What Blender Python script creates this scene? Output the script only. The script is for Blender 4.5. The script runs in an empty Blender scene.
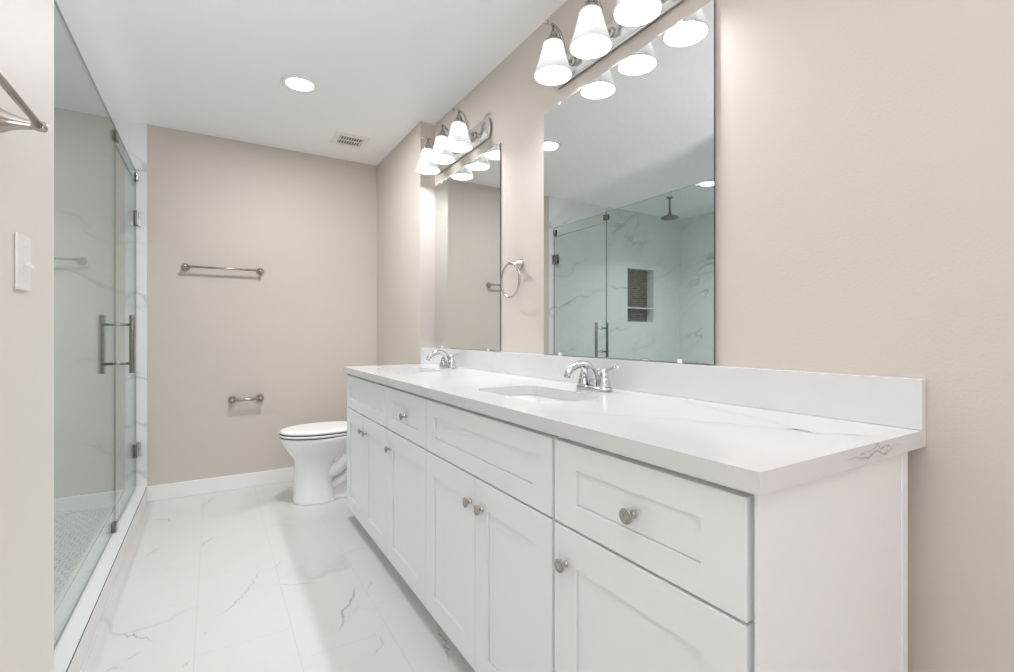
import bpy, bmesh, math, random
from mathutils import Vector, Matrix

S = bpy.context.scene
C = S.collection
PI = math.pi

# ------------------------------------------------------------------ camera
CAM_H = 1.0832
cam_data = bpy.data.cameras.new('camera')
cam = bpy.data.objects.new('camera', cam_data)
C.objects.link(cam)
cam.location = (0, 0, CAM_H)
cam.rotation_euler = (PI / 2, 0, -0.546)
cam_data.sensor_fit = 'HORIZONTAL'
cam_data.sensor_width = 36
cam_data.lens = 483.304 / 1014 * 36
cam_data.shift_y = -2.36 / 1014
cam_data.clip_start = 0.02
S.camera = cam

# ------------------------------------------------------------------ world, exposure
w = bpy.data.worlds.new('world')
S.world = w
w.use_nodes = True
w.node_tree.nodes['Background'].inputs[0].default_value = (1.0, 1.0, 1.0, 1)
w.node_tree.nodes['Background'].inputs[1].default_value = 1.0
S.view_settings.view_transform = 'Standard'
S.view_settings.look = 'None'
S.view_settings.gamma = 1.0
S.view_settings.use_curve_mapping = False
S.view_settings.exposure = 0.10
cy = S.cycles
cy.use_denoising = True
cy.max_bounces = 14
cy.diffuse_bounces = 8
cy.glossy_bounces = 8
cy.transparent_max_bounces = 24
cy.caustics_reflective = False
cy.caustics_refractive = False
cy.sample_clamp_indirect = 6

E_FILL = 27.0        # added fill light behind the camera, aimed up at the ceiling
E_CAN = 17.0         # each recessed ceiling light
E_BULB = 310.0        # emission of the vanity bulbs
E_SHADE = 0.22       # glow of the frosted shades

# ------------------------------------------------------------------ room numbers (metres)
XW = 1.2247      # vanity wall
XT = 1.125       # toilet alcove wall, stands proud of it
XL = -0.365      # left wall face / front of the shower curb
XS = -2.27      # long wall of the shower
YF = 2.9123      # far end of the vanity = alcove return
YB = 3.8696      # back wall
YN = 0.3925      # near end of the countertop
YL = 1.742       # end of the near left wall
YD = -1.35       # wall behind the camera
H = 2.434
ZC = 0.89
XG = -0.425      # shower glass


def add_area(name, loc, rot, sx, sy, power, color=(1, 1, 1), spread=PI):
    l = bpy.data.lights.new(name, 'AREA')
    l.shape = 'RECTANGLE'
    l.size, l.size_y = sx, sy
    l.energy = power
    l.color = color
    l.spread = spread
    o = bpy.data.objects.new(name, l)
    o.location = loc
    o.rotation_euler = rot
    C.objects.link(o)
    return o


add_area('ceiling_fill', (0.70, YD - 0.75, 0.2), (PI / 2 + 0.76, 0, 0.45), 1.0, 0.8, E_FILL, (0.94, 0.96, 1.02), 1.0)  # unseen fill lamp, added low and tilted up to brighten the ceiling


# ------------------------------------------------------------------ materials
def srgb(r, g, b):
    f = lambda c: (c / 255 / 12.92) if c / 255 <= 0.04045 else ((c / 255 + 0.055) / 1.055) ** 2.4
    return (f(r), f(g), f(b), 1)


class NT:
    def __init__(self, name):
        self.m = bpy.data.materials.new(name)
        self.m.use_nodes = True
        self.t = self.m.node_tree
        self.n = self.t.nodes
        self.p = self.n.get('Principled BSDF')
        self.out = self.n.get('Material Output')

    def node(self, kind, **kw):
        x = self.n.new(kind)
        for k, v in kw.items():
            if hasattr(x, k):
                setattr(x, k, v)
        return x

    def link(self, a, b):
        self.t.links.new(a, b)

    def math(self, op, a, b=None, clamp=False):
        x = self.n.new('ShaderNodeMath')
        x.operation = op
        x.use_clamp = clamp
        for i, v in enumerate((a, b)):
            if v is None:
                continue
            if isinstance(v, (int, float)):
                x.inputs[i].default_value = v
            else:
                self.link(v, x.inputs[i])
        return x.outputs[0]

    def mix(self, fac, a, b):
        x = self.n.new('ShaderNodeMix')
        x.data_type = 'RGBA'
        for sock, v in ((x.inputs[0], fac), (x.inputs[6], a), (x.inputs[7], b)):
            if isinstance(v, (int, float)):
                sock.default_value = v
            elif isinstance(v, tuple):
                sock.default_value = v
            else:
                self.link(v, sock)
        return x.outputs[2]

    def coords(self, rot=(0, 0, 0), scale=(1, 1, 1), loc=(0, 0, 0)):
        g = self.n.new('ShaderNodeNewGeometry')
        mp = self.n.new('ShaderNodeMapping')
        mp.inputs['Rotation'].default_value = rot
        mp.inputs['Scale'].default_value = scale
        mp.inputs['Location'].default_value = loc
        self.link(g.outputs['Position'], mp.inputs[0])
        return mp.outputs[0]

    def noise(self, vec, scale, detail=4, rough=0.55, dist=0.0):
        x = self.n.new('ShaderNodeTexNoise')
        x.inputs['Scale'].default_value = scale
        x.inputs['Detail'].default_value = detail
        x.inputs['Roughness'].default_value = rough
        x.inputs['Distortion'].default_value = dist
        self.link(vec, x.inputs['Vector'])
        return x.outputs['Fac']

    def ramp(self, v, lo, hi):
        x = self.n.new('ShaderNodeMapRange')
        x.inputs[1].default_value = lo
        x.inputs[2].default_value = hi
        x.clamp = True
        self.link(v, x.inputs[0])
        return x.outputs[0]

    def bump(self, height, strength, dist=0.002):
        b = self.n.new('ShaderNodeBump')
        b.inputs['Strength'].default_value = strength
        b.inputs['Distance'].default_value = dist
        self.link(height, b.inputs['Height'])
        self.link(b.outputs[0], self.p.inputs['Normal'])


def paint(name, col, rough=0.5, bump=0.0, bscale=220, var=0.02, spec=0.5):
    k = NT(name)
    v = k.coords()
    n = k.noise(v, 3.0, 3)
    d = tuple(c * (1 - var) for c in col[:3]) + (1,)
    k.link(k.mix(n, col, d), k.p.inputs['Base Color'])
    k.p.inputs['Roughness'].default_value = rough
    k.p.inputs['Specular IOR Level'].default_value = spec
    if bump:
        k.bump(k.noise(v, bscale, 3), bump)
    return k.m


def metal(name, col, rough, brushed=0.0):
    k = NT(name)
    v = k.coords()
    n = k.noise(v, 60, 2)
    k.link(k.mix(n, col, tuple(c * 0.93 for c in col[:3]) + (1,)), k.p.inputs['Base Color'])
    k.p.inputs['Metallic'].default_value = 1
    k.p.inputs['Roughness'].default_value = rough
    if brushed:
        k.bump(k.noise(k.coords(scale=(300, 300, 20)), 1, 2), brushed, 0.0003)
    return k.m


def marble(name, base, vein, rough=0.12, diag=False, vscale=0.9, amount=0.55, cloud=0.03, width=0.012,
           rot=(0.3, 0.5, 0.6), stretch=(1, 1, 1), tile=None, grout=None, tile_rot=(0, 0, 0),
           tile_loc=(0, 0, 0), mortar=0.002, offset=0.33, fine=0.25):
    """white stone with ridged-noise veins, extra veins from the mesh attribute 'vein', optional tile joints"""
    k = NT(name)
    if diag:      # wall tile: veins climb along the wall, whichever way the wall runs
        g = k.node('ShaderNodeNewGeometry')
        sp = k.node('ShaderNodeSeparateXYZ')
        k.link(g.outputs['Position'], sp.inputs[0])
        cb = k.node('ShaderNodeCombineXYZ')
        k.link(k.math('ADD', sp.outputs[0], sp.outputs[1]), cb.inputs[0])
        k.link(sp.outputs[2], cb.inputs[2])
        mp = k.node('ShaderNodeMapping')
        mp.vector_type = 'TEXTURE'
        mp.inputs['Rotation'].default_value = rot
        mp.inputs['Scale'].default_value = tuple(1 / q for q in stretch)
        k.link(cb.outputs[0], mp.inputs[0])
        v = mp.outputs[0]
    else:
        v = k.coords(rot=rot, scale=stretch)
    warp = k.node('ShaderNodeTexNoise')
    warp.inputs['Scale'].default_value = 2.2
    warp.inputs['Detail'].default_value = 5
    k.link(v, warp.inputs['Vector'])
    add = k.node('ShaderNodeVectorMath', operation='MULTIPLY_ADD')
    k.link(warp.outputs['Color'], add.inputs[0])
    add.inputs[1].default_value = (0.35, 0.35, 0.35)
    k.link(v, add.inputs[2])
    wv = add.outputs[0]

    def ridge(scale, wid, detail=3):
        n = k.noise(wv, scale, detail, 0.5)
        a = k.math('ABSOLUTE', k.math('SUBTRACT', n, 0.5))
        return k.math('SUBTRACT', 1.0, k.ramp(a, 0.0, wid))
    mask = k.ramp(k.noise(v, 1.7, 2), *((0.42, 0.58) if diag else (0.48, 0.68)))
    r1 = k.math('MULTIPLY', ridge(vscale, width), mask)
    mask2 = k.ramp(k.noise(v, 2.9, 2), 0.52, 0.7)
    r2 = k.math('MULTIPLY', k.math('MULTIPLY', ridge(vscale * 2.3, width * 1.6, 4), mask2), fine)
    soft = k.math('MULTIPLY', k.math('MULTIPLY', ridge(vscale, width * 7), mask), 0.14)
    vein_f = k.math('MULTIPLY', k.math('ADD', k.math('ADD', r1, r2), soft, True), amount)
    at = k.node('ShaderNodeAttribute', attribute_name='vein')
    tot = k.math('ADD', vein_f, at.outputs['Fac'], True)
    cl = k.ramp(k.noise(v, 1.3, 4), 0.35, 0.75)
    b2 = tuple(c * (1 - cloud * 3) for c in base[:3]) + (1,)
    col = k.mix(cl, base, b2)
    col = k.mix(tot, col, vein)
    if tile:
        br = k.node('ShaderNodeTexBrick')
        br.offset = offset
        br.inputs['Scale'].default_value = 1
        br.inputs['Mortar Size'].default_value = mortar
        br.inputs['Mortar Smooth'].default_value = 0.2
        br.inputs['Brick Width'].default_value = tile[0]
        br.inputs['Row Height'].default_value = tile[1]
        k.link(k.coords(rot=tile_rot, loc=tile_loc), br.inputs['Vector'])
        col = k.mix(br.outputs['Fac'], col, grout)
    k.link(col, k.p.inputs['Base Color'])
    k.p.inputs['Roughness'].default_value = rough
    return k.m


def glass(name, tint, ior=1.45, rough=0.0):
    k = NT(name)
    tr = k.node('ShaderNodeBsdfTransparent')
    n = k.noise(k.coords(), 2.0, 2)
    k.link(k.mix(n, tint, tuple(c * 0.99 for c in tint[:3]) + (1,)), tr.inputs[0])
    gl = k.node('ShaderNodeBsdfGlossy')
    gl.inputs['Roughness'].default_value = rough
    fr = k.node('ShaderNodeFresnel')
    ge = k.node('ShaderNodeNewGeometry')
    # the node inverts the index on back faces; feed it the inverse there so both faces reflect alike
    k.link(k.math('ADD', ior, k.math('MULTIPLY', ge.outputs['Backfacing'], 1.0 / ior - ior)), fr.inputs[0])
    mx = k.node('ShaderNodeMixShader')
    k.link(fr.outputs[0], mx.inputs[0])
    k.link(tr.outputs[0], mx.inputs[1])
    k.link(gl.outputs[0], mx.inputs[2])
    k.link(mx.outputs[0], k.out.inputs[0])
    return k.m


def emitter(name, col, strength):
    k = NT(name)
    n = k.noise(k.coords(), 20, 1)
    k.link(k.mix(n, col, tuple(c * 0.99 for c in col[:3]) + (1,)), k.p.inputs['Emission Color'])
    k.p.inputs['Emission Strength'].default_value = strength
    k.p.inputs['Base Color'].default_value = (0.9, 0.9, 0.9, 1)
    return k.m


def frosted(name, strength):
    k = NT(name)
    tl = k.node('ShaderNodeBsdfTranslucent')
    n = k.noise(k.coords(), 25, 3)
    k.link(k.mix(n, (0.42, 0.42, 0.416, 1), (0.36, 0.36, 0.356, 1)), tl.inputs[0])
    k.p.inputs['Base Color'].default_value = (0.9, 0.9, 0.89, 1)
    k.p.inputs['Roughness'].default_value = 0.2
    k.p.inputs['Emission Color'].default_value = (1.0, 0.985, 0.965, 1)
    k.p.inputs['Emission Strength'].default_value = strength
    mx = k.node('ShaderNodeMixShader')
    mx.inputs[0].default_value = 0.55
    k.link(k.p.outputs[0], mx.inputs[1])
    k.link(tl.outputs[0], mx.inputs[2])
    k.link(mx.outputs[0], k.out.inputs[0])
    return k.m


def mosaic(name, cols, scale, grout, rot=(0, 0, 0), ratio=2.0, rough=0.3):
    k = NT(name)
    br = k.node('ShaderNodeTexBrick')
    br.inputs['Color1'].default_value = cols[0]
    br.inputs['Color2'].default_value = cols[1]
    br.inputs['Mortar'].default_value = grout
    br.inputs['Scale'].default_value = 1
    br.inputs['Mortar Size'].default_value = scale * 0.07
    br.inputs['Brick Width'].default_value = scale * ratio
    br.inputs['Row Height'].default_value = scale
    k.link(k.coords(rot=rot), br.inputs['Vector'])
    k.link(br.outputs[0], k.p.inputs['Base Color'])
    k.p.inputs['Roughness'].default_value = rough
    return k.m


M = {}
M['wall'] = paint('beige_wall_paint', srgb(207, 197, 188), 0.55, 0.22, 170, 0.015, 0.3)
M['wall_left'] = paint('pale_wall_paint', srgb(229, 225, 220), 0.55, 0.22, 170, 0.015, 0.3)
M['ceiling'] = paint('white_ceiling_paint', srgb(249, 249, 250), 0.7, 0.08, 200, 0.01, 0.2)
M['trim'] = paint('white_trim_paint', srgb(238, 238, 238), 0.35, 0, 1, 0.01)
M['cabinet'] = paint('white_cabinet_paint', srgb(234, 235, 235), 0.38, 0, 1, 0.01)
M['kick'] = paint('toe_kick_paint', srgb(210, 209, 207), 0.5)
M['quartz'] = marble('white_quartz', srgb(216, 216, 216), srgb(146, 139, 134), 0.14, False, 0.8, 0.3, 0.008, 0.01)
M['floor'] = marble('marble_floor_tile', srgb(213, 212, 210), srgb(150, 154, 150), 0.22, False, 0.85, 0.26, 0.02, 0.007,
                    rot=(0, 0, 0.75), stretch=(1.0, 0.7, 1), tile=(0.61, 0.302), grout=srgb(203, 201, 198),
                    tile_rot=(0, 0, PI / 2), tile_loc=(-0.1, 0.055, 0), mortar=0.0016)
M['tile'] = marble('shower_marble_tile', srgb(234, 235, 235), srgb(140, 141, 142), 0.15, True, 2.5, 0.5, 0.012, 0.016,
                   rot=(0, 0.5, 0), stretch=(0.42, 1, 1.3), fine=0.35)
M['curb'] = marble('curb_marble', srgb(226, 226, 225), srgb(170, 168, 166), 0.2, False, 0.9, 0.25, 0.01, 0.01)
M['mosaic'] = mosaic('grey_floor_mosaic', (srgb(196, 202, 208), srgb(208, 213, 218)), 0.036, srgb(128, 136, 144), ratio=1.0)
M['niche_mosaic'] = mosaic('dark_niche_mosaic', (srgb(66, 58, 55), srgb(104, 96, 92)), 0.022, srgb(165, 160, 156),
                           rot=(PI / 2, 0, 0), ratio=2.0)
M['porcelain'] = paint('white_porcelain', srgb(240, 240, 240), 0.08, 0, 1, 0.005, 0.6)
M['plastic'] = paint('white_plastic', srgb(240, 239, 236), 0.3, 0, 1, 0.01)
M['dark'] = paint('dark_joint_and_shade', srgb(55, 53, 50), 0.7)  # curb joint colour, also painted shade around the toilet seat
M['vent_dark'] = paint('vent_shadow_grey', srgb(48, 47, 46), 0.9)
M['chrome'] = metal('polished_chrome', (0.66, 0.67, 0.68, 1), 0.03)
M['satin_chrome'] = metal('satin_chrome', (0.78, 0.77, 0.76, 1), 0.16)
M['nickel'] = metal('brushed_nickel', (0.47, 0.44, 0.405, 1), 0.24, 0.1)
M['dark_nickel'] = metal('dark_nickel', (0.27, 0.255, 0.24, 1), 0.25, 0.1)
M['mirror'] = metal('mirror_silver', (0.86, 0.89, 0.88, 1), 0.0)
M['mirror_edge'] = paint('mirror_dark_edge', srgb(70, 68, 64), 0.3)
M['glass'] = glass('shower_glass', (0.905, 0.945, 0.918, 1))
M['glass_edge'] = paint('green_glass_edge', srgb(108, 128, 121), 0.15)
M['shade'] = frosted('frosted_white_shade', E_SHADE)
M['bulb'] = emitter('lit_bulb', (0.95, 0.975, 1.0, 1), E_BULB)
M['lens'] = emitter('lit_lens', (1.0, 0.98, 0.95, 1), 6.0)


# ------------------------------------------------------------------ mesh helpers
class MB:
    def __init__(self):
        self.b = bmesh.new()
        self.vein = self.b.verts.layers.float.new('vein')

    def faces_of(self, vs, mi=0, smooth=False):
        fs = {f for v in vs for f in v.link_faces}
        for f in fs:
            f.material_index = mi
            f.smooth = smooth
        return fs

    def box(self, x0, x1, y0, y1, z0, z1, mi=0, bev=0.0, seg=2):
        r = bmesh.ops.create_cube(self.b, size=1)
        vs = r['verts']
        for v in vs:
            v.co = Vector(((x0 + x1) / 2 + v.co.x * (x1 - x0), (y0 + y1) / 2 + v.co.y * (y1 - y0), (z0 + z1) / 2 + v.co.z * (z1 - z0)))
        fs = self.faces_of(vs, mi)
        if bev:
            es = list({e for v in vs for e in v.link_edges})
            r = bmesh.ops.bevel(self.b, geom=es, offset=bev, segments=seg, profile=0.5, affect='EDGES')
            for f in r['faces']:
                f.material_index = mi
        return self

    def loft(self, rings, mi=0, smooth=True, cap0=True, cap1=True, closed=True):
        vr = [[self.b.verts.new(p) for p in ring] for ring in rings]
        n = len(vr[0])
        for a, b in zip(vr[:-1], vr[1:]):
            for i in range(n if closed else n - 1):
                f = self.b.faces.new((a[i], a[(i + 1) % n], b[(i + 1) % n], b[i]))
                f.material_index = mi
                f.smooth = smooth
        if cap0:
            f = self.b.faces.new(list(reversed(vr[0])))
            f.material_index = mi
        if cap1:
            f = self.b.faces.new(vr[-1])
            f.material_index = mi
        return self

    def lathe(self, prof, o, axis=(0, 0, 1), n=24, mi=0, cap0=True, cap1=True):
        a = Vector(axis).normalized()
        u = a.orthogonal().normalized()
        v = a.cross(u)
        o = Vector(o)
        rings = [[o + a * t + (u * math.cos(2 * PI * i / n) + v * math.sin(2 * PI * i / n)) * max(r, 1e-5) for i in range(n)] for r, t in prof]
        return self.loft(rings, mi, True, cap0, cap1)

    def tube(self, pts, rad, n=12, mi=0, closed=False):
        P = [Vector(p) for p in pts]
        R = rad if isinstance(rad, (list, tuple)) else [rad] * len(P)
        rings = []
        prev = None
        m = len(P)
        for i, p in enumerate(P):
            if closed:
                t = P[(i + 1) % m] - P[i - 1]
            else:
                t = P[min(i + 1, m - 1)] - P[max(i - 1, 0)]
            t.normalize()
            if prev is None:
                u = t.orthogonal().normalized()
            else:
                u = (prev - t * prev.dot(t)).normalized()
            prev = u
            v = t.cross(u)
            rings.append([p + (u * math.cos(2 * PI * k / n) + v * math.sin(2 * PI * k / n)) * R[i] for k in range(n)])
        if closed:
            rings.append(rings[0])
            self.loft(rings, mi, True, False, False)
            bmesh.ops.remove_doubles(self.b, verts=self.b.verts[:], dist=1e-6)
        else:
            self.loft(rings, mi, True)
        return self

    def sphere(self, c, r, mi=0, sc=(1, 1, 1), seg=16):
        q = bmesh.ops.create_uvsphere(self.b, u_segments=seg, v_segments=seg // 2 + 2, radius=r)
        for v in q['verts']:
            v.co = Vector((v.co.x * sc[0] + c[0], v.co.y * sc[1] + c[1], v.co.z * sc[2] + c[2]))
        self.faces_of(q['verts'], mi, True)
        return self

    def veinstrip(self, pts, normal, width, strength=0.7, seed=1, sub=5):
        """a vein in the stone: a ribbon of the same material whose 'vein' attribute fades to its edges"""
        rnd = random.Random(seed)
        P = [Vector(p) for p in pts]
        Q = []
        for a, b in zip(P[:-1], P[1:]):
            for k in range(sub):
                q = a.lerp(b, k / sub)
                j = (b - a).length * 0.10
                d = (b - a).normalized().cross(Vector(normal))
                Q.append(q + d * rnd.uniform(-j, j))
        Q.append(P[-1])
        nrm = Vector(normal).normalized()
        rows = []
        m = len(Q)
        for i, q in enumerate(Q):
            t = (Q[min(i + 1, m - 1)] - Q[max(i - 1, 0)]).normalized()
            s = t.cross(nrm).normalized()
            e = min(1, min(i, m - 1 - i) / (m * 0.25))
            wd = width * (0.45 + 0.55 * rnd.random()) * (0.3 + 0.7 * e)
            row = []
            for k in (-1, 0, 1):
                v = self.b.verts.new(q + s * wd * k + nrm * 0.0004)
                v[self.vein] = strength * (0.25 + 0.75 * e) * (0.55 + 0.45 * rnd.random()) if k == 0 else 0.0
                row.append(v)
            rows.append(row)
        for a, b in zip(rows[:-1], rows[1:]):
            for k in (0, 1):
                f = self.b.faces.new((a[k], a[k + 1], b[k + 1], b[k]))
                f.normal_update()
                if f.normal.dot(nrm) < 0:
                    f.normal_flip()
        return self


def rrect(x0, x1, y0, y1, r, z, n=6):
    pts = []
    for cx, cyy, a0 in ((x1 - r, y1 - r, 0), (x0 + r, y1 - r, PI / 2), (x0 + r, y0 + r, PI), (x1 - r, y0 + r, 1.5 * PI)):
        for i in range(n + 1):
            a = a0 + PI / 2 * i / n
            pts.append(Vector((cx + r * math.cos(a), cyy + r * math.sin(a), z)))
    return pts


def total_loc(o):
    v = Vector((0, 0, 0))
    while o is not None:
        v += o.location
        o = o.parent
    return v


def obj(name, mb, mats, parent=None, loc=None, recalc=True):
    """links the mesh (given in room coordinates) as ONE object, its origin at its base or at its parent's"""
    b = mb.b
    if recalc:
        bmesh.ops.recalc_face_normals(b, faces=b.faces[:])
    if not isinstance(mats, (list, tuple)):
        mats = [mats]
    if parent is None:
        if loc is None:
            xs = [v.co for v in b.verts]
            loc = Vector(((min(p.x for p in xs) + max(p.x for p in xs)) / 2, (min(p.y for p in xs) + max(p.y for p in xs)) / 2, min(p.z for p in xs)))
        base = Vector(loc)
        o_loc = base
    else:
        base = total_loc(parent)
        o_loc = Vector((0, 0, 0))
    for v in b.verts:
        v.co -= base
    me = bpy.data.meshes.new(name)
    b.to_mesh(me)
    b.free()
    for m in mats:
        me.materials.append(m)
    o = bpy.data.objects.new(name, me)
    o.location = o_loc
    if parent is not None:
        o.parent = parent
    C.objects.link(o)
    return o


def tag(o, label=None, cat=None, group=None, kind=None):
    if label:
        o['label'] = label
    if cat:
        o['category'] = cat
    if group:
        o['group'] = group
    if kind:
        o['kind'] = kind
    return o


def thing(name, label, cat, loc, group=None):
    o = bpy.data.objects.new(name, None)
    o.empty_display_size = 0.05
    o.location = loc
    C.objects.link(o)
    return tag(o, label, cat, group)


def copy_tree(o, parent=None):
    c = o.copy()
    C.objects.link(c)
    if parent is not None:
        c.parent = parent
    for ch in list(o.children):
        copy_tree(ch, c)
    return c


def struct(name, mb, mats, label, parent=None):
    o = obj(name, mb, mats, parent)
    if parent is None:
        tag(o, label, 'room shell', None, 'structure')
    return o


# ------------------------------------------------------------------ the setting
T = 0.12
mb = MB().box(XS - T, XW + T, YD - T, YB + T, -0.1, 0.0)
FV = [([(-0.292, 2.203), (-0.275, 2.207), (-0.26, 2.177), (-0.245, 2.188), (-0.226, 2.15), (-0.205, 2.137), (-0.182, 2.103)], 0.007, 0.75),
      ([(0.187, 2.534), (0.162, 2.419), (0.134, 2.346), (0.117, 2.3), (0.093, 2.26), (0.063, 2.211), (0.042, 2.183), (-0.01, 2.15)], 0.008, 0.5),
      ([(0.511, 2.127), (0.508, 2.063), (0.47, 1.989), (0.441, 1.949), (0.406, 1.856), (0.39, 1.816)], 0.009, 0.75),
      ([(0.227, 2.465), (0.258, 2.48), (0.277, 2.538)], 0.006, 0.45),
      ([(0.22, 2.304), (0.271, 2.272), (0.33, 2.25), (0.40, 2.21)], 0.006, 0.45),
      ([(-0.305, 3.472), (-0.246, 3.454), (-0.184, 3.364)], 0.01, 0.6),
      ([(-0.062, 2.895), (-0.024, 2.969), (0.003, 3.01)], 0.009, 0.55),
      ([(-0.30, 2.89), (-0.245, 2.98), (-0.203, 3.022)], 0.009, 0.4),
      ([(-0.069, 3.457), (-0.04, 3.62), (0.004, 3.771)], 0.012, 0.45),
      ([(0.558, 2.05), (0.596, 2.124)], 0.007, 0.5),
      ([(0.72, 1.68), (0.699, 1.615), (0.698, 1.562), (0.676, 1.495), (0.66, 1.45)], 0.01, 0.8),
      ([(-0.255, 2.02), (-0.228, 2.039), (-0.209, 2.063)], 0.006, 0.5),
      ([(-0.31, 1.98), (-0.28, 2.0), (-0.25, 1.99)], 0.008, 0.4),
      ([(-0.032, 2.052), (-0.02, 2.065)], 0.006, 0.5),
      ([(0.705, 2.80), (0.695, 2.779), (0.689, 2.669)], 0.008, 0.7),
      ([(-0.084, 1.883), (-0.066, 1.917)], 0.006, 0.5),
      ([(0.25, 3.05), (0.33, 3.0), (0.42, 2.93)], 0.008, 0.3),
      ([(0.45, 1.62), (0.50, 1.66), (0.53, 1.74)], 0.008, 0.35)]
for i, (pts, wd, st) in enumerate(FV):
    mb.veinstrip([(x, y, 0.0) for x, y in pts], (0, 0, 1), wd, min(1, st * 1.3), i)
struct('floor', mb, M['floor'], 'white marble look floor tiles with grey veins')
struct('ceiling', MB().box(XS - T, XW + T, YD - T, YB + T, H, H + 0.1), M['ceiling'], 'plain white ceiling')

struct('wall_right', MB().box(XW, XW + T, YD - T, YF, 0, H), M['wall'], 'beige wall behind the vanity and mirrors')
struct('wall_alcove', MB().box(XT, XW + T, YF, YB, 0, H), M['wall'], 'beige alcove wall beside the toilet, standing proud of the vanity wall')
struct('wall_back', MB().box(XL, XW + T, YB, YB + T, 0, H), M['wall'], 'beige back wall with the towel bar')
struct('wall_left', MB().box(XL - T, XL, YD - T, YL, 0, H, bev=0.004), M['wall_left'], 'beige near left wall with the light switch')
mb = MB()
DX0, DX1, DZ = -0.30, 1.0, 2.08
mb.box(XL, DX0, YD - T, YD, 0, H).box(DX1, XW, YD - T, YD, 0, H).box(DX0, DX1, YD - T, YD, DZ, H)
struct('wall_front', mb, M['wall'], 'beige wall with the doorway behind the camera')
mb = MB()
for x0, x1, z0, z1 in ((DX0 - 0.07, DX0, 0, DZ + 0.07), (DX1, DX1 + 0.07, 0, DZ + 0.07), (DX0, DX1, DZ, DZ + 0.07)):
    mb.box(x0, x1, YD, YD + 0.018, z0, z1, bev=0.003)
struct('trim_1', mb, M['trim'], 'white casing round the doorway behind the camera')

# shower walls
NX0, NX1, NZ0, NZ1, ND = -1.84, -1.41, 1.205, 1.815, 0.1
mb = MB()
mb.box(XS - T, NX0, YB, YB + T, 0, H).box(NX1, XL - 0.0005, YB, YB + T, 0, H)
mb.box(NX0, NX1, YB, YB + T, 0, NZ0).box(NX0, NX1, YB, YB + T, NZ1, H)
wsb = struct('wall_shower_back', mb, M['tile'], 'marble tiled back wall of the shower with a recessed niche')
mb = MB()
e = 0.012
mb.box(NX0, NX1, YB + ND, YB + ND + 0.015, NZ0, NZ1, 1)
mb.box(NX0, NX0 + e, YB - 0.002, YB + ND, NZ0, NZ1).box(NX1 - e, NX1, YB - 0.002, YB + ND, NZ0, NZ1)
mb.box(NX0 + e, NX1 - e, YB - 0.002, YB + ND, NZ0, NZ0 + e).box(NX0 + e, NX1 - e, YB - 0.002, YB + ND, NZ1 - e, NZ1)
n1 = obj('niche', mb, [M['tile'], M['niche_mosaic']], wsb)
obj('niche_shelf', MB().box(NX0 + e, NX1 - e, YB + 0.004, YB + ND, 1.362, 1.376, bev=0.002), M['tile'], wsb)
struct('wall_shower_left', MB().box(XS - T, XS, YL - T, YB, 0, H), M['tile'], 'long marble tiled wall of the shower')
struct('wall_shower_near', MB().box(XS, XL - T, YL - T, YL, 0, H), M['tile'], 'near marble tiled wall of the shower')
struct('floor_shower', MB().box(XS, XL - 0.135, YL, YB, 0.0, 0.022), M['mosaic'], 'pale grey mosaic floor of the shower')
mb = MB().box(XL - 0.135, XL, YL, YB, 0, 0.1, bev=0.002)
struct('trim_2', mb, M['curb'], 'white marble curb under the shower glass')
struct('trim_3', MB().box(XL - 0.0015, XL + 0.0008, YL, YB - 0.014, 0.098, 0.1003), M['dark'], 'thin grey joint along the shower curb edge')

BH, BT = 0.098, 0.013


def base_board(x0, x1, y0, y1):
    return MB().box(x0, x1, y0, y1, 0, BH, bev=0.003)


struct('baseboard_back', base_board(XL, XT, YB - BT, YB), M['trim'], 'white baseboard under the back wall')
struct('baseboard_alcove', base_board(XT - BT, XT, YF, YB - BT), M['trim'], 'white baseboard behind the toilet')
struct('baseboard_right', base_board(XW - BT, XW, YD, 0.40), M['trim'], 'white baseboard beside the vanity')
struct('baseboard_left', base_board(XL, XL + BT, YD, YL), M['trim'], 'white baseboard under the left wall')

# ------------------------------------------------------------------ vanity cabinets
XF = 0.665       # face of doors and drawers
XC = 0.687       # face of the carcass
XK = 1.174       # back of the carcass
ZD0, ZD1 = 0.078, 0.6540
ZR0, ZR1 = 0.6600, 0.843


def shaker(y0, y1, z0, z1, stile=0.0765, rail=0.0765):
    """shaker front facing -X: frame with a recessed flat panel, one mesh"""
    mb = MB()
    mb.box(XF, XC, y0, y1, z0, z1)
    b = mb.b
    b.faces.ensure_lookup_table()
    f = min(b.faces, key=lambda q: q.calc_center_median().x)
    bmesh.ops.inset_region(b, faces=[f], thickness=0.01, use_even_offset=True)
    for v in f.verts:
        v.co.y = y0 + stile if v.co.y < (y0 + y1) / 2 else y1 - stile
        v.co.z = z0 + rail if v.co.z < (z0 + z1) / 2 else z1 - rail
    r = bmesh.ops.extrude_discrete_faces(b, faces=[f])
    nf = r['faces'][0]
    for v in nf.verts:
        v.co.x += 0.011
    bmesh.ops.inset_region(b, faces=[nf], thickness=0.0022, use_even_offset=True)
    nf = bmesh.ops.extrude_discrete_faces(b, faces=[nf])['faces'][0]
    for v in nf.verts:
        v.co.x -= 0.006
    es = [ed for ed in b.edges if all(abs(v.co.x - XF) < 1e-6 for v in ed.verts) and
          (all(abs(v.co.y - y0) < 1e-6 for v in ed.verts) or all(abs(v.co.y - y1) < 1e-6 for v in ed.verts) or
           all(abs(v.co.z - z0) < 1e-6 for v in ed.verts) or all(abs(v.co.z - z1) < 1e-6 for v in ed.verts))]
    bmesh.ops.bevel(b, geom=es, offset=0.0016, segments=2, profile=0.5, affect='EDGES')
    return mb


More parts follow.
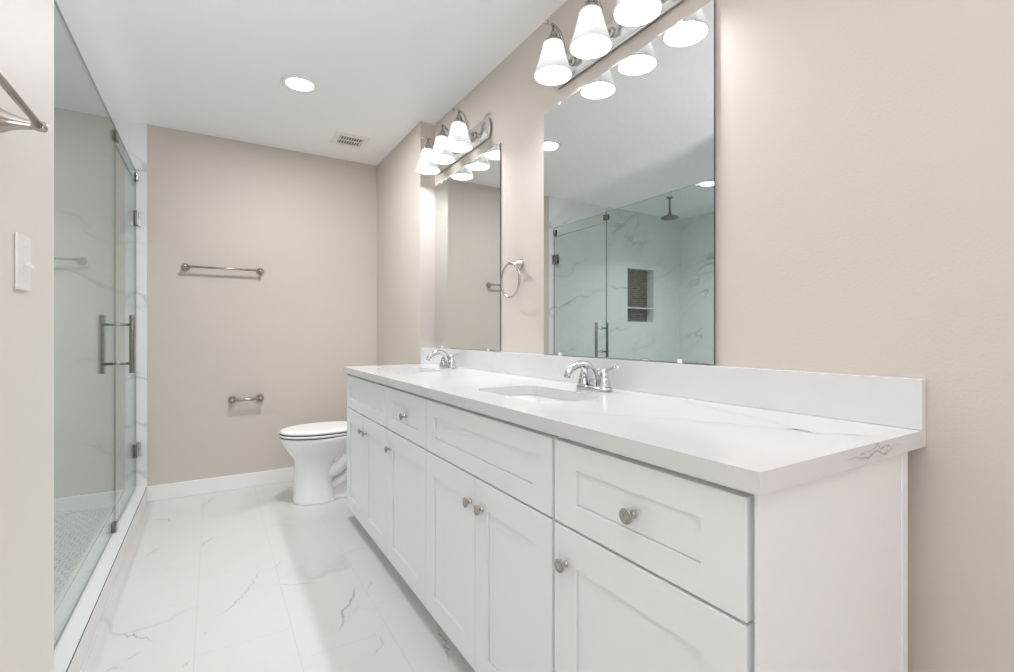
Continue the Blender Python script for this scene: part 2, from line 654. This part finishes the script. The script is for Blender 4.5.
def knob(y, z, parent):
    mb = MB()
    mb.lathe([(0.0075, 0), (0.0072, 0.002), (0.0052, 0.004), (0.0048, 0.0125), (0.009, 0.0150), (0.0142, 0.0162), (0.0152, 0.0190),
              (0.0146, 0.0208), (0.0126, 0.0212), (0.0116, 0.0200), (0.006, 0.0202), (0.0, 0.0206)], (XF + 0.0005, y - 0.009, z), (-1, 0, 0), 24)
    return obj('knob', mb, M['nickel'], parent)


def carcass(y0, y1, end=False):
    mb = MB()
    t = 0.016
    mb.box(XC + 0.0005, XK, y0, y0 + t, ZD0 if not end else 0.0, 0.8565).box(XC + 0.0005, XK, y1 - t, y1, ZD0, 0.8565)
    mb.box(XC + 0.0005, XK, y0 + t, y1 - t, ZD0, ZD0 + t)
    mb.box(XK - 0.008, XK, y0 + t, y1 - t, ZD0 + t, 0.70)
    mb.box(XC + 0.0005, XC + 0.019, y0 + t, y1 - t, 0.83, 0.8565)
    mb.box(XC + 0.0005, XC + 0.019, y0 + t, y1 - t, 0.635, 0.672)
    mb.box(XC + 0.0005, XC + 0.019, y0 + t, y1 - t, ZD0 + t, ZD0 + 0.03)
    return mb


def cabinet(name, label, y0, y1, kind, group, hinge='far', end=False):
    t = thing(name, label, 'cabinet', ((XF + XK) / 2, (y0 + y1) / 2, 0), group)
    g = 0.0018
    obj('body', carcass(y0, y1, end), M['cabinet'], t)
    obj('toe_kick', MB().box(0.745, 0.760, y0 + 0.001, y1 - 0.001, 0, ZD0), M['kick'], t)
    ya = y0 + (0.011 if end else 0.005 if kind == 'sink' else g)
    yb = y1 - (0.018 if kind == 'sink_far' else 0.005 if end else g)
    if kind.startswith('sink'):
        obj('false_drawer_front', shaker(ya, yb, ZR0, ZR1, rail=0.054), M['cabinet'], t)
        ym = (y0 + y1) / 2 + (0.0 if kind == 'sink' else -0.005)
        a = obj('door', shaker(ya, ym - g, ZD0, ZD1), M['cabinet'], t)
        b = obj('door', shaker(ym + g, yb, ZD0, ZD1), M['cabinet'], t)
        knob(ym - 0.037, 0.575, a)
        knob(ym + 0.037, 0.575, b)
    else:
        d = obj('drawer', shaker(ya, yb, ZR0, ZR1, rail=0.054), M['cabinet'], t)
        knob((ya + yb) / 2, 0.748, d)
        a = obj('door', shaker(ya, yb, ZD0, ZD1), M['cabinet'], t)
        knob(yb - 0.033 if hinge == 'near' else ya + 0.033, 0.575, a)
    if kind == 'sink_far':
        obj('filler_strip', MB().box(XF + 0.004, XC, yb + 0.002, y1, ZD0, 0.85, bev=0.001), M['cabinet'], t)
    if end:
        mb = MB().box(XF + 0.003, XK, y0 - 0.002, y0 - 0.0002, 0.0, 0.8565)
        mb.box(XF + 0.003, XF + 0.018, y0 - 0.0055, y0 - 0.002, 0, 0.8565).box(XK - 0.024, XK + 0.001, y0 - 0.0055, y0 - 0.002, 0, 0.8565, bev=0.001)
        obj('end_panel', mb, M['cabinet'], t)
    return t


cabinet('sink_cabinet', 'white shaker sink cabinet nearest the toilet, with two doors under the far faucet', 2.131, 2.911, 'sink_far', 'white sink cabinets')
cabinet('drawer_cabinet', 'narrow white cabinet between the two sink cabinets, one drawer over a door', 1.667, 2.130, 'drawer', 'white drawer cabinets', 'near')
cabinet('sink_cabinet', 'white shaker sink cabinet under the near faucet, wide false drawer over two doors', 0.892, 1.666, 'sink', 'white sink cabinets')
cabinet('drawer_cabinet', 'white drawer cabinet at the near end of the vanity, with the exposed side panel', 0.411, 0.891, 'drawer', 'white drawer cabinets', 'near', True)

# ------------------------------------------------------------------ countertop
SINKS = [(0.90, 1.295), (0.90, 2.505)]
SHX, SHY = 0.125, 0.215


def slab():
    mb = MB()
    b = mb.b
    loops = [[Vector((0.65, YN, ZC)), Vector((XW - 0.0005, YN, ZC)), Vector((XW - 0.0005, YF - 0.0005, ZC)), Vector((0.65, YF - 0.0005, ZC))]]
    for cx, cyy in SINKS:
        loops.append(list(reversed(rrect(cx - SHX, cx + SHX, cyy - SHY, cyy + SHY, 0.06, ZC, 8))))
    es = []
    for lp in loops:
        vs = [b.verts.new(p) for p in lp]
        es += [b.edges.new((vs[i], vs[(i + 1) % len(vs)])) for i in range(len(vs))]
    bmesh.ops.triangle_fill(b, use_beauty=True, use_dissolve=False, edges=es, normal=(0, 0, 1))
    r = bmesh.ops.extrude_face_region(b, geom=b.faces[:])
    for v in [x for x in r['geom'] if isinstance(x, bmesh.types.BMVert)]:
        v.co.z = 0.857
    bmesh.ops.recalc_face_normals(b, faces=b.faces[:])
    return mb


mb = slab()
# veins of the stone: the angular brown-grey figure on the near end, and the soft ones on the front edge and top
ends = [[(0.882, 0.873), (0.909, 0.874), (0.937, 0.8735), (0.962, 0.869), (0.975, 0.866), (0.988, 0.872), (1.012, 0.875), (1.03, 0.867), (1.05, 0.866), (1.068, 0.872), (1.107, 0.874)],
        [(0.968, 0.880), (0.981, 0.877), (1.004, 0.884), (1.012, 0.888), (1.019, 0.879), (1.045, 0.880), (1.062, 0.876), (1.10, 0.877)],
        [(0.94, 0.874), (0.968, 0.880)], [(1.05, 0.866), (1.045, 0.880)]]
for i, l in enumerate(ends):
    mb.veinstrip([(x, YN, z) for x, z in l], (0, -1, 0), 0.0040, 1.0, 60 + i, 3)
fr = [[(2.55, 0.889), (2.552, 0.875), (2.548, 0.858)], [(1.70, 0.889), (1.675, 0.882), (1.668, 0.873), (1.685, 0.866)],
      [(1.46, 0.880), (1.42, 0.876), (1.38, 0.877)], [(1.44, 0.868), (1.40, 0.865)], [(2.36, 0.889), (2.365, 0.86)]]
for i, l in enumerate(fr):
    mb.veinstrip([(0.65, y, z) for y, z in l], (-1, 0, 0), 0.004, 0.42, 70 + i, 3)
tp = [([(0.68, 1.02), (0.76, 0.92), (0.86, 0.80), (0.93, 0.66), (0.98, 0.55), (1.06, 0.40)], 0.012, 0.17),
      ([(1.20, 1.02), (1.12, 0.83), (1.08, 0.70), (1.03, 0.58), (1.0, 0.50)], 0.014, 0.17),
      ([(1.05, 1.65), (1.12, 1.60), (1.20, 1.57)], 0.009, 0.28), ([(0.72, 1.92), (0.85, 1.86), (0.98, 1.88)], 0.01, 0.18),
      ([(0.72, 1.60), (0.80, 1.55), (0.95, 1.57), (1.05, 1.58)], 0.008, 0.3),
      ([(0.8, 2.3), (0.95, 2.2), (1.15, 2.15)], 0.01, 0.18)]
for i, (l, wd, st) in enumerate(tp):
    mb.veinstrip([(x, y, ZC) for x, y in l], (0, 0, 1), wd, st, 80 + i)
ct = obj('countertop', mb, M['quartz'], recalc=False)
tag(ct, 'long white veined quartz countertop covering all four vanity cabinets', 'countertop')
mb = MB().box(XW - 0.0205, XW - 0.0005, YN, YF - 0.0005, ZC + 0.0003, 0.9924, bev=0.0012)
for i, l in enumerate(([(2.66, 0.955), (2.60, 0.965), (2.55, 0.95), (2.45, 0.935)], [(2.3, 0.92), (2.1, 0.915), (1.9, 0.905)], [(1.08, 0.895), (0.98, 0.897), (0.9, 0.893)])):
    mb.veinstrip([(XW - 0.0205, y, z) for y, z in l], (-1, 0, 0), 0.006, 0.2, 90 + i)
obj('backsplash', mb, M['quartz'], ct, recalc=False)
obj('side_splash', MB().box(XT + 0.001, XW - 0.021, YF - 0.0205, YF - 0.0005, ZC + 0.0003, 0.9924, bev=0.0012), M['quartz'], ct)


# ------------------------------------------------------------------ sinks
def make_sink(cx, cyy, label):
    t = thing('undermount_sink', label, 'sink', (cx, cyy, 0.72), 'undermount sinks')
    mb = MB()

    def rr(g, z, r):
        return rrect(cx - SHX - g, cx + SHX + g, cyy - SHY - g, cyy + SHY + g, r, z, 8)
    rings = [rr(0.025, 0.8565, 0.08), rr(0.004, 0.8565, 0.063), rr(0.0, 0.850, 0.06), rr(-0.006, 0.80, 0.06), rr(-0.016, 0.755, 0.055),
             rr(-0.035, 0.735, 0.05), rr(-0.07, 0.728, 0.035), rr(-0.10, 0.725, 0.02)]
    outer = [rr(-0.10, 0.713, 0.02), rr(-0.06, 0.716, 0.04), rr(-0.02, 0.726, 0.055), rr(0.0, 0.75, 0.06), rr(0.008, 0.80, 0.065), rr(0.012, 0.846, 0.07), rr(0.025, 0.846, 0.08), rr(0.025, 0.8565, 0.08)]
    mb.loft(rings + outer, cap0=False, cap1=False)
    bmesh.ops.remove_doubles(mb.b, verts=mb.b.verts[:], dist=1e-6)
    obj('basin', mb, M['porcelain'], t)
    mb = MB().lathe([(0.0, 0.0), (0.022, 0.0), (0.030, 0.001), (0.030, -0.012), (0.0, -0.012)], (cx + 0.02, cyy, 0.7275), (0, 0, 1), 24, cap0=False, cap1=False)
    bmesh.ops.remove_doubles(mb.b, verts=mb.b.verts[:], dist=1e-4)
    obj('drain', mb, M['chrome'], t)
    return t


make_sink(*SINKS[0], 'white rectangular undermount sink in front of the near faucet')
make_sink(*SINKS[1], 'white rectangular undermount sink in front of the far faucet')


# ------------------------------------------------------------------ faucets
def make_faucet(yc, label):
    x = 1.122
    t = thing('faucet', label, 'faucet', (x, yc, ZC), 'chrome centerset faucets')
    mb = MB()
    rings = []
    for g, z in ((0.0, 0.0004), (0.001, 0.006), (-0.001, 0.012), (-0.006, 0.015)):
        rings.append(rrect(x - 0.026 - g, x + 0.026 + g, yc - 0.078 - g, yc + 0.078 + g, 0.024, ZC + z, 8))
    mb.loft(rings)
    obj('base_plate', mb, M['chrome'], t)
    pts = [(x + .004, yc, ZC + .013), (x + .005, yc, ZC + .030), (x + .001, yc, ZC + .052), (x - .011, yc, ZC + .071), (x - .029, yc, ZC + .085),
           (x - .052, yc, ZC + .091), (x - .076, yc, ZC + .087), (x - .098, yc, ZC + .076), (x - .112, yc, ZC + .062), (x - .116, yc, ZC + .053)]
    sp = obj('spout', MB().tube(pts, [.021, .0175, .0155, .0145, .0137, .013, .0125, .012, .0118, .0118], 16), M['chrome'], t)
    obj('aerator', MB().lathe([(0.0095, 0), (0.0105, 0.002), (0.0105, 0.008)], (x - .1175, yc, ZC + .046), (0.3, 0, 1), 16), M['nickel'], sp)
    for s in (-1, 1):
        y = yc + s * 0.0508
        h = obj('handle', MB().lathe([(.0235, .012), (.0238, .018), (.021, .030), (.0165, .043), (.0150, .046), (.0162, .0475), (.0155, .050), (.0125, .060), (.0075, .070), (.004, .075), (.0, .0755)], (x, y, ZC), (0, 0, 1), 20), M['chrome'], t)
        lev = [(x, y, ZC + .064), (x + .002, y + s * .018, ZC + .071), (x + .004, y + s * .038, ZC + .0785), (x + .006, y + s * .058, ZC + .081), (x + .007, y + s * .066, ZC + .080)]
        obj('lever', MB().tube(lev, [.0055, .005, .0045, .005, .002], 10), M['chrome'], h)
    obj('lift_rod', MB().tube([(x + .022, yc, ZC + .012), (x + .022, yc, ZC + .062)], .0024, 8).sphere((x + .022, yc, ZC + .066), .0058), M['chrome'], t)
    return t


make_faucet(1.270, 'chrome arched two-handle faucet at the near sink, below the large mirror')
make_faucet(2.486, 'chrome arched two-handle faucet at the far sink, by the alcove corner')


# ------------------------------------------------------------------ mirrors
def make_mirror(y0, y1, label, lean=0.0):
    z0, z1 = 0.9955, 2.033
    t = thing('wall_mirror', label, 'mirror', (XW, (y0 + y1) / 2, z0), 'frameless vanity mirrors')
    mb = MB().box(XW - 0.0055, XW - 0.0008, y0, y1, z0, z1, 1)
    for f in mb.b.faces:
        if f.calc_center_median().x < XW - 0.005:
            f.material_index = 0
    for v in mb.b.verts:      # hung a hair out of parallel: its near end stands off the wall
        v.co.x -= lean * (y1 - v.co.y) / (y1 - y0)
    obj('mirror_glass', mb, [M['mirror'], M['mirror_edge']], t)
    for zz, s in ((z0, 1), (z1, -1)):
        for q in (0.14, 0.86):
            yy = y0 + (y1 - y0) * q
            lx = lean * (y1 - yy) / (y1 - y0)
            obj('clip', MB().box(XW - 0.0085 - lx, XW - 0.0057 - lx, yy - 0.009, yy + 0.009, min(zz, zz + s * 0.010) , max(zz, zz + s * 0.010), bev=0.001)
                .box(XW - 0.0085 - lx, XW - 0.0008, yy - 0.009, yy + 0.009, zz - (0.002 if s > 0 else 0), zz + (0 if s > 0 else 0.002)), M['plastic'], t)
    return t


make_mirror(2.073, 2.905, 'frameless mirror above the far faucet, beside the alcove corner')
make_mirror(0.868, 1.699, 'large frameless mirror above the near faucet, reflecting the glass shower', 0.0040)


# ------------------------------------------------------------------ vanity lights
def make_vanity_light(yc, label):
    zc = 2.118
    t = thing('vanity_light', label, 'wall light', (XW, yc, zc), 'three-shade vanity lights')
    # long plate with rounded ends, bowed out of the wall
    mb = MB()
    rings = []
    zp = zc + 0.030
    for g, d in ((0.0, 0.0005), (0.0, 0.014), (-0.004, 0.018), (-0.010, 0.0185), (-0.014, 0.022), (-0.02, 0.023)):
        L, hh = 0.325 + g, 0.054 + g
        ring = []
        for sg, a0 in ((1, -PI / 2), (-1, PI / 2)):
            for i in range(13):
                a = a0 + PI * i / 12
                ring.append(Vector((XW - d, yc + sg * L + 0.032 * math.cos(a), zp + hh * math.sin(a))))
        rings.append(ring)
    mb.loft(rings)
    obj('back_plate', mb, M['satin_chrome'], t)
    for k in (-1, 0, 1):
        y = yc + k * 0.214
        x = 1.106
        arm = MB().tube([(XW - 0.020, y, zc + .030), (1.180, y, zc + .022), (1.166, y, zc + .030), (1.160, y, zc + .055), (1.153, y, zc + .092), (1.138, y, zc + .122),
                         (1.118, y, zc + .138), (1.098, y, zc + .143), (1.078, y, zc + .141)], [.0085, .0075, .007, .0065, .0062, .006, .006, .0058, .0055], 12)
        arm.lathe([(.018, 0), (.016, .006), (.009, .010)], (XW - 0.0235, y, zc + .030), (-1, 0, 0), 16)
        a = obj('arm', arm, M['nickel'], t)
        obj('finial', MB().sphere((1.074, y, zc + .1405), .0085), M['nickel'], a)
        obj('socket', MB().lathe([(.005, .142), (.005, .118), (.012, .114), (.017, .104), (.017, .090), (.030, .082), (.034, .074), (.034, .066), (.0, .066)], (x, y, zc), (0, 0, 1), 20), M['nickel'], a)
        sh = [(.0365, .070), (.039, .066), (.0435, .045), (.050, .018), (.059, -.012), (.067, -.034), (.0715, -.046), (.0725, -.051), (.0715, -.0545), (.069, -.053),
              (.0675, -.046), (.063, -.034), (.055, -.012), (.046, .018), (.038, .045), (.033, .0655), (.030, .068)]
        obj('lamp_shade', MB().lathe(sh, (x, y, zc), (0, 0, 1), 32, cap0=False, cap1=False), M['shade'], a)
        obj('bulb', MB().lathe([(.012, .064), (.014, .050), (.022, .030), (.0285, .012), (.030, 0), (.0275, -.012), (.020, -.022), (.010, -.0275), (.0, -.029)], (x, y, zc), (0, 0, 1), 20), M['bulb'], a)
    return t


make_vanity_light(1.268, 'near three-shade nickel wall light, cut off by the photo top edge above the large mirror')
make_vanity_light(2.522, 'far three-shade nickel wall light over the mirror at the alcove corner')


# ------------------------------------------------------------------ bath hardware
def flange_post(o, axis, length):
    return MB().lathe([(.0255, .0004), (.0258, .004), (.0235, .009), (.0185, .018), (.0130, length * .5), (.0090, length - .014), (.0080, length - .009), (.0098, length - .006),
                       (.0106, length), (.0104, length + .006), (.0080, length + .010), (.0, length + .0115)], o, axis, 20)


def make_bar(name, label, cat, p0, p1, axis, length, rad):
    """bar on two trumpet posts; p0, p1 are the wall points"""
    a = Vector(axis)
    P0, P1 = Vector(p0), Vector(p1)
    t = thing(name, label, cat, (P0 + P1) / 2)
    for p in (P0, P1):
        obj('post', flange_post(p, axis, length), M['nickel'], t)
    d = (P1 - P0).normalized()
    obj('bar', MB().tube([P0 + a * length - d * .004, P1 + a * length + d * .004], rad, 16), M['nickel'], t)
    return t


make_bar('towel_bar', 'long brushed nickel towel bar on the beige back wall above the paper holder', 'towel bar', (-0.158, YB, 1.527), (0.287, YB, 1.527), (0, -1, 0), 0.055, 0.0075)
make_bar('towel_bar', 'brushed nickel towel bar on the near left wall, cut off by the photo edge', 'towel bar', (XL, 1.325, 1.502), (XL, 0.865, 1.502), (1, 0, 0), 0.066, 0.0067)
t = make_bar('toilet_paper_holder', 'short brushed nickel toilet paper holder low on the back wall beside the toilet', 'paper holder', (0.112, YB, 0.625), (0.285, YB, 0.625), (0, -1, 0), 0.055, 0.0105)

t = thing('towel_ring', 'brushed nickel towel ring hanging on the wall between the two mirrors', 'towel ring', (XW, 1.895, 1.408))
obj('post', flange_post((XW, 1.895, 1.408), (-1, 0, 0), 0.052), M['nickel'], t)
pts = [(XW - 0.056, 1.895 + 0.079 * math.sin(a), 1.408 - 0.079 + 0.079 * math.cos(a)) for a in [2 * PI * i / 40 for i in range(40)]]
obj('ring', MB().tube(pts, 0.0048, 10, closed=True), M['nickel'], t)

t = thing('light_switch', 'white single light switch plate on the near left wall under the towel bar', 'light switch', (XL, 1.478, 1.24))
obj('switch_plate', MB().box(XL + .0004, XL + .0065, 1.433, 1.523, 1.179, 1.302, bev=.003), M['plastic'], t)
obj('toggle_frame', MB().box(XL + .0066, XL + .0078, 1.468, 1.490, 1.222, 1.260, bev=.0006), M['plastic'], t)
mbx = MB().box(XL + .0079, XL + .022, 1.4745, 1.4835, 1.234, 1.244, bev=.0015)
for v in mbx.b.verts:
    v.co.z -= (v.co.x - XL - .0079) * 0.5
obj('toggle', mbx, M['plastic'], t)
for zz in (1.205, 1.281):
    obj('screw', MB().lathe([(.0035, 0), (.003, .0012), (0, .0014)], (XL + .0066, 1.479, zz), (1, 0, 0), 12), M['plastic'], t)


# ------------------------------------------------------------------ shower glass
GT = 0.008


def pane(y0, y1, z0, z1):
    mb = MB().box(XG - GT / 2, XG + GT / 2, y0, y1, z0, z1, 1)
    for f in mb.b.faces:
        if abs(f.normal.x) > 0.9:
            f.material_index = 0
    return mb


GM = [M['glass'], M['glass_edge']]
YS = 3.112
GZT, GZD = 2.124, 2.036


def clip_box(yc, zc, dy=0.022, dz=0.022):
    return MB().box(XG - 0.014, XG - GT / 2 - .0003, yc - dy, yc + dy, zc - dz, zc + dz, bev=.002).box(XG + GT / 2 + .0003, XG + 0.014, yc - dy, yc + dy, zc - dz, zc + dz, bev=.002)


t = thing('shower_glass_panel', 'tall fixed clear glass shower panel between the left wall and the glass door', 'glass panel', (XG, (YL + YS) / 2, 0.1))
obj('glass_pane', pane(YL + .002, YS - .002, 0.1015, GZT), GM, t)
obj('clip', clip_box(YS - .05, 0.124), M['dark_nickel'], t)
obj('clip', clip_box(YL + .05, 0.124), M['chrome'], t)

t = thing('shower_transom', 'narrow clear glass strip above the shower door', 'glass panel', (XG, (YS + YB) / 2, GZD))
obj('glass_pane', pane(YS + .001, YB - .002, GZD + .004, GZT), GM, t)
obj('clip', clip_box(YS, GZT - .045, .026, .024), M['dark_nickel'], t)
obj('clip', clip_box(YB - .022, GZT - .045, .018, .024), M['dark_nickel'], t)

t = thing('shower_door', 'hinged clear glass shower door with a tall bar handle', 'shower door', (XG, (YS + YB) / 2, 0.1))
obj('glass_pane', pane(YS + .002, YB - .006, 0.108, GZD), GM, t)
for zc in (1.815, 0.345):
    mb = MB()
    for s in (-1, 1):
        x0 = XG + s * (GT / 2 + .0003)
        x1 = XG + s * 0.016
        mb.box(min(x0, x1), max(x0, x1), YB - .066, YB - .012, zc - .045, zc + .045, bev=.002)
    h = obj('hinge', mb, M['dark_nickel'], t)
    obj('wall_plate', MB().box(XG - .028, XG + .028, YB - .0075, YB - .0006, zc - .045, zc + .045, bev=.002), M['chrome'], h)
    obj('pin', MB().lathe([(.0075, -.045), (.0075, .045)], (XG, YB - .010 - .0075 * 0, zc), (0, 0, 1), 12), M['nickel'], h)
yh = YS + 0.058
mb = MB()
for s in (-1, 1):
    mb.lathe([(.0, 0), (.0105, .0005), (.0115, .002), (.0115, .300), (.0105, .3015), (.0, .302)], (XG + s * 0.062, yh, 0.878), (0, 0, 1), 16)
h = obj('pull_handle', mb, M['dark_nickel'], t)
for zz in (0.928, 1.130):
    mb = MB()
    for s in (-1, 1):
        mb.lathe([(.013, .0053), (.013, .0105), (.0075, .0115), (.0075, .055)], (XG, yh, zz), (s, 0, 0), 14)
    obj('standoff', mb, M['chrome'], h)

# ------------------------------------------------------------------ shower head
sx, sy = -1.41, 3.28
t = thing('rain_shower', 'round nickel rain shower head hanging from the shower ceiling', 'shower head', (sx, sy, H))
obj('ceiling_arm', MB().lathe([(.030, -.0006), (.030, -.008), (.013, -.016), (.010, -.022), (.010, -.150)], (sx, sy, H), (0, 0, 1), 20), M['dark_nickel'], t)
obj('spray_head', MB().lathe([(.013, -.145), (.018, -.150), (.018, -.166), (.030, -.174), (.070, -.190), (.085, -.198), (.086, -.206), (.080, -.210), (.0, -.210)], (sx, sy, H), (0, 0, 1), 32), M['dark_nickel'], t)

# ------------------------------------------------------------------ ceiling lights and vent
def make_can(x, y, label, power=E_CAN, beam=PI):
    t = thing('recessed_light', label, 'ceiling light', (x, y, H), 'recessed ceiling lights')
    obj('trim_ring', MB().lathe([(.068, -.0005), (.096, -.0005), (.097, -.003), (.093, -.0055), (.074, -.0075), (.070, -.005), (.068, -.0005)], (x, y, H), (0, 0, 1), 40, cap0=False, cap1=False), M['plastic'], t)
    obj('lens', MB().lathe([(.0, -.0045), (.070, -.0045), (.070, -.0015), (.0, -.0015)], (x, y, H), (0, 0, 1), 32, cap0=False, cap1=False), M['lens'], t)
    l = bpy.data.lights.new('recessed_lamp', 'AREA')
    l.shape = 'DISK'
    l.size = 0.14
    l.energy = power
    l.spread = beam
    l.color = (0.975, 0.975, 1.0)
    lo = bpy.data.objects.new('recessed_lamp', l)
    lo.location = (0, 0, -0.010)
    lo.parent = t
    C.objects.link(lo)
    return t


make_can(0.40, 2.815, 'round lit recessed ceiling light in the room, before the vent')
make_can(-1.36, 2.80, 'round lit recessed ceiling light over the shower, seen in the large mirror', E_CAN * 0.68, 2.25)

vx0, vx1, vy0, vy1 = 0.703, 0.928, 3.345, 3.560
t = thing('ceiling_vent', 'white square ceiling vent with dark slots near the back wall', 'vent', ((vx0 + vx1) / 2, (vy0 + vy1) / 2, H))
mb = MB()
fw = 0.035
for x0, x1, y0, y1 in ((vx0, vx1, vy0, vy0 + fw), (vx0, vx1, vy1 - fw, vy1), (vx0, vx0 + fw, vy0 + fw, vy1 - fw), (vx1 - fw, vx1, vy0 + fw, vy1 - fw)):
    mb.box(x0, x1, y0, y1, H - 0.010, H - 0.0005, bev=0.002)
obj('frame', mb, M['plastic'], t)
obj('duct_shade', MB().box(vx0 + fw, vx1 - fw, vy0 + fw, vy1 - fw, H - 0.002, H - 0.0006), M['vent_dark'], t)  # dark sheet behind the slats, painted as the shade inside the duct
n = 9
for i in range(n):
    xx = vx0 + fw + (vx1 - vx0 - 2 * fw) * (i + 0.5) / n
    obj('slat', MB().box(xx - 0.0034, xx + 0.0034, vy0 + fw, vy1 - fw, H - 0.0085, H - 0.0045), M['plastic'], t)
obj('slat', MB().box(vx0 + fw, vx1 - fw, (vy0 + vy1) / 2 - .003, (vy0 + vy1) / 2 + .003, H - 0.0092, H - 0.0022), M['plastic'], t)

# ------------------------------------------------------------------ toilet (faces -X)
TY = 3.385
t = thing('toilet', 'white two-piece toilet in the alcove behind the vanity', 'toilet', (0.75, TY, 0))


def egg(xf, xb, hw, z, n=40, px=0.5, back=2.6, front=2.0):
    """plan outline: round front at xf, squarer back at xb, widest at px of the length"""
    xm = xf + (xb - xf) * px
    ring = []
    for i in range(n):
        a = 2 * PI * i / n
        ca, sa = math.cos(a), math.sin(a)
        e = front if ca < 0 else back
        rx = (xm - xf) if ca < 0 else (xb - xm)
        ring.append(Vector((xm + rx * math.copysign(abs(ca) ** (2 / e), ca), TY + hw * math.copysign(abs(sa) ** (2 / e), sa), z)))
    return ring


mb = MB()
mb.loft([egg(.435, .705, .150, 0, front=2.6, px=.6), egg(.437, .700, .148, .012, front=2.6, px=.6), egg(.442, .69, .138, .05, front=2.6, px=.6), egg(.447, .685, .130, .15, front=2.6, px=.6),
         egg(.449, .685, .126, .225, front=2.5, px=.6), egg(.446, .70, .128, .26, front=2.4, px=.58), egg(.428, .74, .140, .295, front=2.2, px=.55), egg(.400, .78, .156, .33, px=.53),
         egg(.378, .82, .170, .365, px=.52), egg(.366, .86, .178, .395, px=.5), egg(.363, .89, .181, .415, px=.5), egg(.368, .89, .178, .4205, px=.5)])
# trapway: set-back sides with the S of the outlet
mb.loft([egg(.60, 1.00, .112, 0, px=.5, front=3), egg(.60, 1.00, .110, .02, px=.5, front=3), egg(.60, .97, .092, .035, px=.5, front=3), egg(.60, .95, .078, .10, px=.5, front=3),
         egg(.60, .94, .078, .20, px=.5, front=3), egg(.60, .95, .10, .28, px=.5, front=3), egg(.60, 1.05, .12, .36, px=.5, front=3), egg(.62, 1.09, .14, .395, px=.5, front=3)])
for s in (-1, 1):
    mb.tube([(.63, TY + s * .085, .17), (.70, TY + s * .088, .20), (.77, TY + s * .086, .26), (.83, TY + s * .082, .30), (.90, TY + s * .078, .27), (.95, TY + s * .070, .17), (.96, TY + s * .066, .05)],
            [.035, .042, .045, .045, .044, .042, .040], 14)
    mb.tube([(.66, TY + s * .09, .10), (.74, TY + s * .088, .13), (.80, TY + s * .084, .19)], [.025, .03, .028], 12)
bowl = obj('bowl', mb, M['porcelain'], t)
obj('seat', MB().loft([egg(.362, .845, .179, .4245, px=.5), egg(.358, .850, .183, .428, px=.5), egg(.358, .850, .183, .437, px=.5), egg(.364, .846, .178, .4405, px=.5)]), M['plastic'], t)
obj('lid', MB().loft([egg(.364, .852, .178, .4455, px=.5), egg(.360, .856, .183, .449, px=.5), egg(.361, .856, .182, .458, px=.5), egg(.372, .85, .172, .465, px=.5), egg(.42, .82, .13, .469, px=.5)]), M['plastic'], t)
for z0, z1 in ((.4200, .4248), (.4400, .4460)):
    obj('seat_gap_shade', MB().loft([egg(.3605, .848, .1805, z0), egg(.3605, .848, .1805, z1)]), M['dark'], t)  # dark filler painted as the shade between bowl, seat and lid
hg = MB()
for s in (-1, 1):
    hg.lathe([(.013, -.02), (.013, .02)], (.862, TY + s * .075, .445), (0, 1, 0), 14)
    hg.box(.848, .876, TY + s * .075 - .018, TY + s * .075 + .018, .4207, .445, bev=.003)
hg.tube([(.862, TY - .1, .447), (.862, TY + .1, .447)], .006, 10)
obj('hinge', hg, M['plastic'], t)
mb = MB()
tr = []
for z, g in ((.396, -.02), (.41, -.008), (.50, .0), (.73, .006)):
    tr.append(rrect(.915 - g, 1.118, TY - .205 - g, TY + .205 + g, .03, z, 6))
mb.loft(tr)
tank = obj('tank', mb, M['porcelain'], t)
obj('tank_lid', MB().loft([rrect(.902, 1.120, TY - .216, TY + .216, .03, .7303, 6), rrect(.902, 1.120, TY - .216, TY + .216, .03, .752, 6), rrect(.910, 1.115, TY - .208, TY + .208, .028, .760, 6)]), M['porcelain'], t)
obj('flush_lever', MB().lathe([(.012, 0), (.012, .010), (.006, .012), (.005, .018)], (.907, TY - .15, .67), (-1, 0, 0), 14).tube([(.889, TY - .15, .67), (.887, TY - .12, .668), (.887, TY - .085, .662)], [.006, .0055, .007], 10), M['chrome'], t)
for s in (-1, 1):
    obj('bolt_cap', MB().lathe([(.014, 0), (.013, .010), (.006, .016), (0, .0165)], (.80, TY + s * .100, .020), (0, 0, 1), 14), M['plastic'], t)
